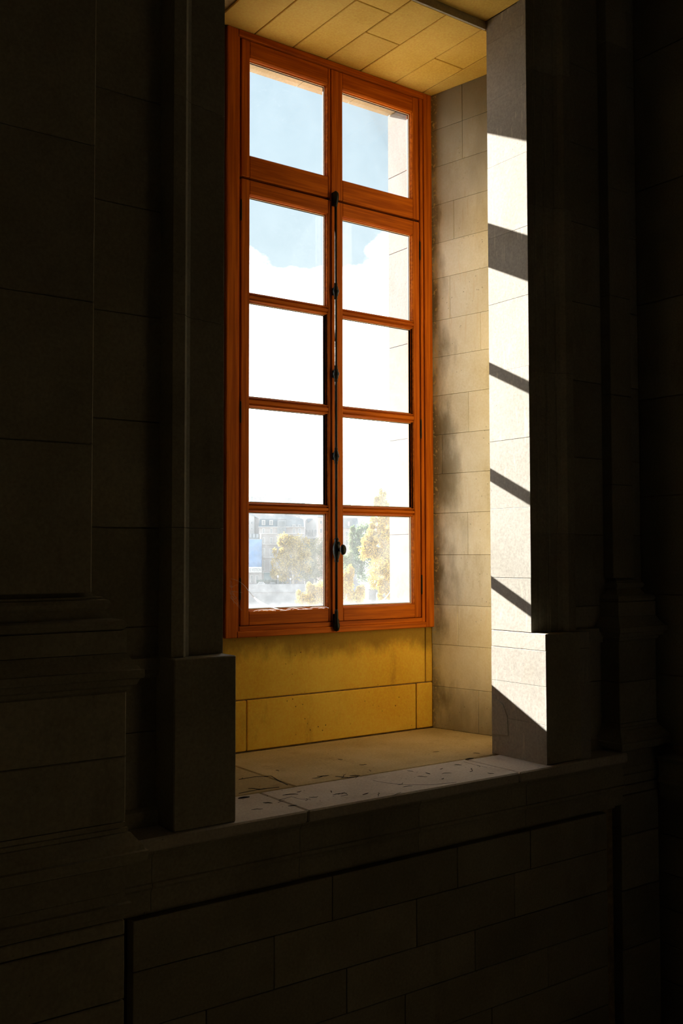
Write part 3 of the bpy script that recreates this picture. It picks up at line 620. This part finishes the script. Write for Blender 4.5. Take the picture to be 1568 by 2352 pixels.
# low shop house under the hoarding
H = building('corner_shop_house', 588, 1347, D0-1, 'low stone shop house under the blue hoarding')
wpart(pbox(540, 1238, 601.5, 1347, D0-1, 8), 'wall', M_fac, H); wpart(pprism([(540, 1238), (594, 1238), (590, 1226), (540, 1226)], D0-.5, 6), 'roof', M_slate, H)
for cx in (575, 583, 591): wpart(pbox(cx-2.6, 1226.5, cx+2.6, 1235, D0-.8, 1.5), 'dormer', M_zinc, H)
wpart(pbox(596, 1227, 600, 1237.9, D0-.95, .5), 'chimney', M_fac2, H)
windows(H, (578, 590), ((1322, 1338),), 5, D0-1)
# hoarding with lettering
ad_ = empty('hoarding', loc3(sh(585, 1315, D0-1.6)[0], D0-1.6, sh(585, 1315, D0-1.6)[1]), label='large pale blue printed hoarding with a lettered white strip', category='hoarding')
wpart(pbox(540, 1239, 601, 1302, D0-1.5, .3), 'blue_sheet', M_blue, ad_); wpart(pbox(540, 1302.2, 601, 1315, D0-1.55, .35), 'white_strip', M_white, ad_)
fc = bpy.data.curves.new('lettering', 'FONT'); fc.body = 'IS VISTION'; fc.size = 1.0; fc.extrude = .01
to = bpy.data.objects.new('tmp', fc); COL.objects.link(to); bpy.context.view_layer.update()
me = bpy.data.meshes.new_from_object(to.evaluated_get(bpy.context.evaluated_depsgraph_get())); bpy.data.objects.remove(to)
vx = [v.co.x for v in me.vertices]; vy = [v.co.y for v in me.vertices]
(sa, ha), (sb, hb) = sh(572.5, 1305, D0-1.6), sh(599.5, 1312, D0-1.6)
org = Vector(loc3((sa+sb)/2, D0-1.6, hb))
for v in me.vertices:
    s_ = sa+(v.co.x-min(vx))/(max(vx)-min(vx))*(sb-sa); h_ = hb+(v.co.y-min(vy))/(max(vy)-min(vy))*(ha-hb)
    v.co = Vector(loc3(s_, D0-1.6-v.co.z, h_))-org
me.materials.append(M_zinc); link('lettering', me, org+Vector((0, 0, EYE)), ad_)
# white house with arched windows
Dh = building('white_house', 712, 1347, D0+6, 'white house with arched windows right of the mansard house')
wpart(pbox(700.6, 1193, 727.6, 1347, D0+6, 5), 'wall', M_fac2, Dh); wpart(pprism([(707, 1201), (718, 1193), (718, 1191), (704, 1191)], D0+5.6, .6), 'roof_slope', M_zinc, Dh)
for cx, wq in ((704, 2), (710.5, 6), (717.5, 2.5), (724.5, 5)):
    pts = [(cx-wq/2, 1230), (cx+wq/2, 1230), (cx+wq/2, 1219), (cx+wq*.25, 1216.5), (cx-wq*.25, 1216.5), (cx-wq/2, 1219)]
    wpart(pprism(pts, D0+5.8, .3), 'arched_window', M_pane, Dh)
wpart(pbox(701.5, 1233, 730, 1237, D0+4.5, 1.5), 'balcony', M_fac2, Dh)
E_ = building('rosy_house', 740, 1347, D0+12, 'narrow rosy house at the right edge of the left leaf')
wpart(pbox(728, 1188, 752, 1347, D0+12, 10), 'wall', M_pink, E_); wpart(pprism([(727, 1188), (753, 1188), (750, 1182), (730, 1182)], D0+11.5, 8), 'roof', M_zinc, E_)
windows(E_, (737,), ((1196, 1203), (1214, 1224)), 4, D0+12)
F_ = building('grey_roof_house', 806, 1347, D0-6, 'hazy house with grey roof seen low in the right leaf')
wpart(pbox(752, 1213, 824, 1347, D0-6, 10), 'wall', M_fac, F_); wpart(pprism([(751, 1213), (825, 1213), (820, 1190), (752, 1190)], D0-6.3, 8), 'roof', M_zinc, F_)
windows(F_, (797, 812), ((1221, 1232), (1240, 1252)), 6, D0-6)
wpart(pbox(798, 1198, 803, 1208, D0-6.6, 2), 'dormer', M_fac2, F_)
R_ = building('roof_terrace_row', 735, 1195, 380., 'long row of pale distant roofs behind the houses')
wpart(pbox(690, 1184, 860, 1230, 380, 15), 'wall', M_fac2, R_); wpart(pprism([(688, 1184), (862, 1184), (856, 1179), (694, 1179)], 379.5, 15), 'roof', M_zinc, R_)
for k in range(9): wpart(pbox(698+k*14, 1176, 701+k*14, 1180, 383, 2), 'chimney', M_pink, R_)
# the row goes on along the quay on both sides
ROW = [(532, 44, 1196, 'cream house next to the gable house, first of the row to its left', 0), (486, 50, 1180, 'white house second to the left of the gable house', 1), (434, 40, 1205, 'rosy house third to the left of the gable house', 2), (392, 56, 1188, 'cream house fourth to the left of the gable house', 0),
       (914, 48, 1190, 'white house first to the right beyond the outer jamb', 1), (966, 50, 1202, 'cream house second to the right beyond the outer jamb', 0)]
for xr_, wpx, yt, lab, mi in ROW:
    Q = building('terraced_house', xr_-wpx/2, 1347, D0, lab); mat_ = (M_fac, M_fac2, M_pink)[mi]
    wpart(pbox(xr_-wpx, yt+20, xr_-1, 1347, D0, 10), 'wall', mat_, Q)
    wpart(pprism([(xr_-wpx, yt+19.6), (xr_-1, yt+19.6), (xr_-4, yt), (xr_-wpx+3, yt)], D0+.2, 8), 'mansard', M_slate, Q)
    wpart(pbox(xr_-wpx+5, yt-8, xr_-wpx+9, yt-.3, D0+3, 2), 'chimney', M_pink, Q)
    nn = max(2, int(wpx/13)); windows(Q, [xr_-wpx*(k+.5)/nn for k in range(nn)], [(y, y+11) for y in range(int(yt)+26, 1325, 24)], 4.6, D0)
# kiosk below right
K_ = building('lodge', 868, 1400, 88., 'small grey lodge with a blue paned window below the right tree')
wpart(pbox(846, 1352, 915, 1420, 88, 4), 'wall', M_lodge, K_)
f = wpart(pbox(863.5, 1361, 876, 1377, 87.9, .12), 'window', M_white, K_)
for i in range(2):
    for j in range(3): wpart(pbox(864.4+i*6, 1362+j*5, 869.4+i*6, 1366+j*5, 87.86, .03), 'pane', M_blue, f)
wpart(pprism([(843, 1353), (918, 1353), (910, 1345), (852, 1345)], 87.6, 5), 'roof', M_zinc, K_)
S_ = empty('canopy', loc3(*(lambda q: (q[0], 95, q[1]))(sh(845, 1356, 95))), label='grey slatted canopy between the autumn trees', category='canopy')
wpart(pprism([(832, 1338), (851, 1341), (851, 1344), (832, 1341)], 96, 3), 'canopy_top', M_zinc, S_)
for x0 in (834, 840, 849): wpart(pbox(x0, 1341, x0+1, 1362, 96.2, .1), 'post', M_slate, S_)
wpart(pbox(834, 1344, 850, 1354, 98, .3), 'canopy_back', M_slate, S_)

# ------------------------------------------------------------------ trees
def tree(name, label, lumps, d, mat, leaf, nper, trunk, seed, cat='tree', group=None, base=None, depth=.8):
    """lumps: (x, y, rx, ry) pixel ellipses at distance d; trunk: (x, ytop, ybottom, r)"""
    R = random.Random(seed); tx, ty0, ty1, tr = trunk
    s0, h0 = sh(tx, ty1, d)
    if base is not None: h0 = base
    t = empty(name, loc3(s0, d, h0), label=label, category=cat)
    if group: t['group'] = group
    mb = MB(); px = d/FPX
    for (x, y, rx, ry) in lumps:
        cs, ch = sh(x, y, d); rx *= px; ry *= px; n = int(nper)
        subs = [(cs+rx*.75*R.uniform(-1, 1), d+rx*depth*.6*R.uniform(-1, 1), ch+ry*.75*R.uniform(-1, 1), R.uniform(.22, .5)) for _ in range(16)]
        for _ in range(n):
            q = R.choice(subs); v = Vector((R.gauss(0, 1), R.gauss(0, 1), R.gauss(0, 1))).normalized()*(R.random()**.55)*q[3]*1.15
            p = Vector((q[0]+v.x*rx, q[1]+v.y*rx*depth, q[2]+v.z*ry))
            a = Vector((R.gauss(0, 1), R.gauss(0, 1), R.gauss(0, 1))).normalized(); b = a.orthogonal().normalized(); L = leaf*R.uniform(.6, 1.3)
            c = a.cross(b)*.12*L
            mb.add([p-a*L*.5, p+b*L*.32+c, p+a*L*.5, p-b*L*.32+c], [(0, 1, 2, 3)])
    W3(mb).build('foliage', mat, t, kind='stuff')
    mt, ht = sh(tx, ty0, d)
    W3(MB().tube([(s0, d, h0), (s0+.02*(ht-h0), d, h0+(ht-h0)*.5), (mt, d, ht)], [tr, tr*.8, tr*.5], 8)).build('trunk', M_trunk, t)
    k = 0
    for (x, y, rx, ry) in lumps[:4]:
        cs, ch = sh(x, y, d)
        W3(MB().tube([(mt, d, ht), ((mt+cs)/2+.1, d+R.uniform(-.4, .4), (ht+ch)/2+.2), (cs, d, ch)], [tr*.45, tr*.3, tr*.12], 6)).build('branch', M_trunk, t)
    return t
tree('plane_tree', 'big round yellow plane tree in front of the mansard house', [(668, 1262, 34, 36), (642, 1292, 22, 34), (690, 1258, 24, 26), (664, 1306, 30, 28), (645, 1320, 18, 16), (655, 1250, 20, 20), (694, 1290, 22, 34)], 283, M_ylw, .55, 1500, (672, 1318, 1364, .45), 3, base=G0, depth=.5)
tree('plane_tree', 'hazy olive tree to the right of the big yellow plane tree', [(722, 1272, 26, 34), (735, 1300, 24, 30), (712, 1312, 22, 22), (742, 1262, 22, 26)], 287.2, M_olv, .55, 1300, (722, 1325, 1364, .35), 4, base=G0, depth=.32)
tree('poplar_tree', 'grey green tree behind the golden tree in the right leaf', [(838, 1230, 20, 34), (824, 1262, 20, 34), (815, 1296, 22, 24), (845, 1300, 26, 40), (812, 1235, 14, 30), (852, 1262, 20, 34), (800, 1290, 16, 30)], 250, M_grn, .5, 1300, (830, 1310, 1370, .4), 6)
tree('distant_tree', 'tiny tree top showing over the roofs in the right leaf', [(799, 1164, 9, 5), (800, 1172, 8, 8)], 384, M_olv, .6, 260, (800, 1172, 1184, .2), 16)
tree('golden_tree', 'tall golden tree against the outer jamb in the right leaf', [(882, 1152, 12, 30), (866, 1156, 8, 16), (868, 1210, 24, 26), (892, 1232, 26, 36), (856, 1262, 30, 28), (880, 1292, 30, 32), (872, 1330, 26, 26), (890, 1358, 22, 28), (905, 1300, 26, 60), (843, 1250, 12, 20), (910, 1200, 24, 40), (862, 1235, 22, 20)], 62, M_ylw, .17, 1600, (905, 1340, 1560, .17), 8, base=-9.6)
tree('golden_tree', 'bushy golden tree low behind the meeting stiles', [(700, 1378, 20, 26), (725, 1362, 22, 30), (745, 1372, 20, 40), (770, 1360, 26, 46), (795, 1345, 18, 34), (812, 1378, 24, 26), (735, 1398, 40, 20), (806, 1322, 12, 22), (760, 1404, 50, 26), (712, 1352, 10, 12), (826, 1365, 10, 20)], 74, M_ylw, .20, 1300, (765, 1400, 1560, .18), 9, base=-9.6)
for k, (x, y, r_, lab) in enumerate(((478, 1290, 34, 'yellow plane tree before the white house left of the gable house'), (380, 1296, 32, 'yellow plane tree farthest left on the far quay'), (960, 1292, 32, 'yellow plane tree far right on the far quay'))):
    tree('plane_tree', lab, [(x, y-14, r_*.8, r_*.7), (x-14, y+8, r_*.6, r_*.7), (x+14, y+6, r_*.6, r_*.7)], 283, M_ylw, .55, 1300, (x, y+30, 1364, .4), 30+k, base=G0, depth=.5)
# clipped hedge
hg = empty('hedge', loc3(sh(622, 1350, 282)[0], 285, G0), label='dark green clipped hedge along the street', category='hedge')
mb = MB(); R = random.Random(11)
for _ in range(5000):
    x = R.uniform(590, 656); y = R.uniform(1333, 1352); s_, h_ = sh(x, y, 286); p = Vector((s_, 286+R.uniform(-.8, .8), max(h_, G0+.1)+R.gauss(0, .12)))
    a = Vector((R.gauss(0, 1), R.gauss(0, 1), R.gauss(0, 1))).normalized(); b = a.orthogonal().normalized(); L = .34
    mb.add([p-a*L*.5, p+b*L*.3, p+a*L*.5, p-b*L*.3], [(0, 1, 2, 3)])
W3(mb).build('foliage', M_hdg, hg, kind='stuff')
for k in range(7):
    s_ = sh(593+k*10, 1340, 286)[0]; W3(MB().tube([(s_, 286, G0), (s_+.05, 286, G0+.7), (s_, 286, G0+1.6)], [.09, .07, .05], 6)).build('stem', M_trunk, hg)

# ------------------------------------------------------------------ cars, lamps, walker
def car(x0, x1, y1, d, body, label):
    s0, s1 = sh(x0, 1360, d)[0], sh(x1, 1360, d)[0]; L = s1-s0; h = G0
    t = empty('car', loc3((s0+s1)/2, d, h), label=label, category='car')
    pr = [(0, .35), (0, .85), (.06*L, .95), (.20*L, 1.0), (.32*L, 1.48), (.74*L, 1.50), (.90*L, 1.02), (L, .92), (L, .35)]
    W3(MB().prism([(s0+a, h+b) for a, b in pr], d-.85, d+.85, 'y')).build('body', body, t, bevel=.05)
    W3(MB().prism([(s0+a, h+b) for a, b in [(.25*L, 1.04), (.345*L, 1.40), (.725*L, 1.42), (.84*L, 1.05)]], d-.87, d+.87, 'y')).build('side_window', M_pane, t)
    for fx in (.19, .80):
        for dy in (-.8, .8):
            W3(MB().lathe([(0, -.1), (.30, -.1), (.33, -.06), (.33, .06), (.30, .1), (0, .1)], (s0+fx*L, d+dy, h+.33), 12, 'y')).build('wheel', M_cloth, t)
    for dy in (-.7, .7): W3(MB().box((s0-.02, d+dy-.12, h+.7), (s0+.06, d+dy+.12, h+.86))).build('tail_lamp', M_red, t)
    return t
car(586, 611, 1366, 282.2, M_car1, 'pale silver car parked by the embankment wall')
car(613, 637, 1362, 282.4, M_car2, 'black car parked beside the pale silver car')
def lamp(x, ytop, d, label, r=.07):
    s_, ht = sh(x, ytop, d); t = empty('street_lamp', loc3(s_, d, G0), label=label, category='lamp')
    W3(MB().lathe([(0, 0), (.18, 0), (.16, .5), (r*1.3, .7), (r, 1.5), (r*.8, ht-G0-.6), (r*1.2, ht-G0-.55), (0, ht-G0-.5)], (s_, d, G0), 8)).build('post', M_zinc, t)
    W3(MB().lathe([(.06, 0), (.2, .1), (.26, .55), (.1, .68), (0, .75)], (s_, d, ht-.62), 8)).build('lantern', M_white, t)
lamp(638, 1322, 280.4, 'slim street lamp beside the black car')
lamp(667, 1328, 280.4, 'pale street lamp before the big plane tree', .14)
# walker
ps, pd = sh(648.5, 1360, 280.6)[0], 280.6
me = bpy.data.meshes.new('person')
J = {'pel': (0, 0, .92), 'ch': (0, 0, 1.32), 'nk': (0, 0, 1.48), 'hd': (0, .02, 1.62), 'top': (0, .02, 1.74), 'kl': (-.10, .05, .48), 'fl': (-.12, -.12, .06), 'tl': (-.12, .06, .03), 'kr': (.10, .12, .48), 'fr': (.12, .20, .06), 'tr': (.12, .36, .03),
     'sl': (-.19, 0, 1.40), 'el': (-.25, -.05, 1.12), 'hl': (-.24, .06, .88), 'sr': (.19, 0, 1.40), 'er': (.25, -.02, 1.12), 'hr': (.24, .12, .90)}
ks = list(J); Ed = [('pel', 'ch'), ('ch', 'nk'), ('nk', 'hd'), ('hd', 'top'), ('pel', 'kl'), ('kl', 'fl'), ('fl', 'tl'), ('pel', 'kr'), ('kr', 'fr'), ('fr', 'tr'), ('ch', 'sl'), ('sl', 'el'), ('el', 'hl'), ('ch', 'sr'), ('sr', 'er'), ('er', 'hr')]
me.from_pydata([(Sd*J[k][0] + Wd*J[k][1]) + Vector((0, 0, J[k][2])) for k in ks], [(ks.index(a), ks.index(b)) for a, b in Ed], [])
me.materials.append(M_cloth)
po = link('person', me, Vector(loc3(ps, pd, G0))+Vector((0, 0, EYE)), label='tiny walker in dark clothes on the far pavement', category='person')
md = po.modifiers.new('skin', 'SKIN'); rad = dict(pel=.16, ch=.17, nk=.06, hd=.10, top=.07, kl=.085, fl=.05, tl=.04, kr=.085, fr=.05, tr=.04, sl=.08, el=.05, hl=.04, sr=.08, er=.05, hr=.04)
for i, k in enumerate(ks): me.skin_vertices[0].data[i].radius = (rad[k], rad[k])
me.skin_vertices[0].data[0].use_root = True
po.modifiers.new('sub', 'SUBSURF').levels = 1
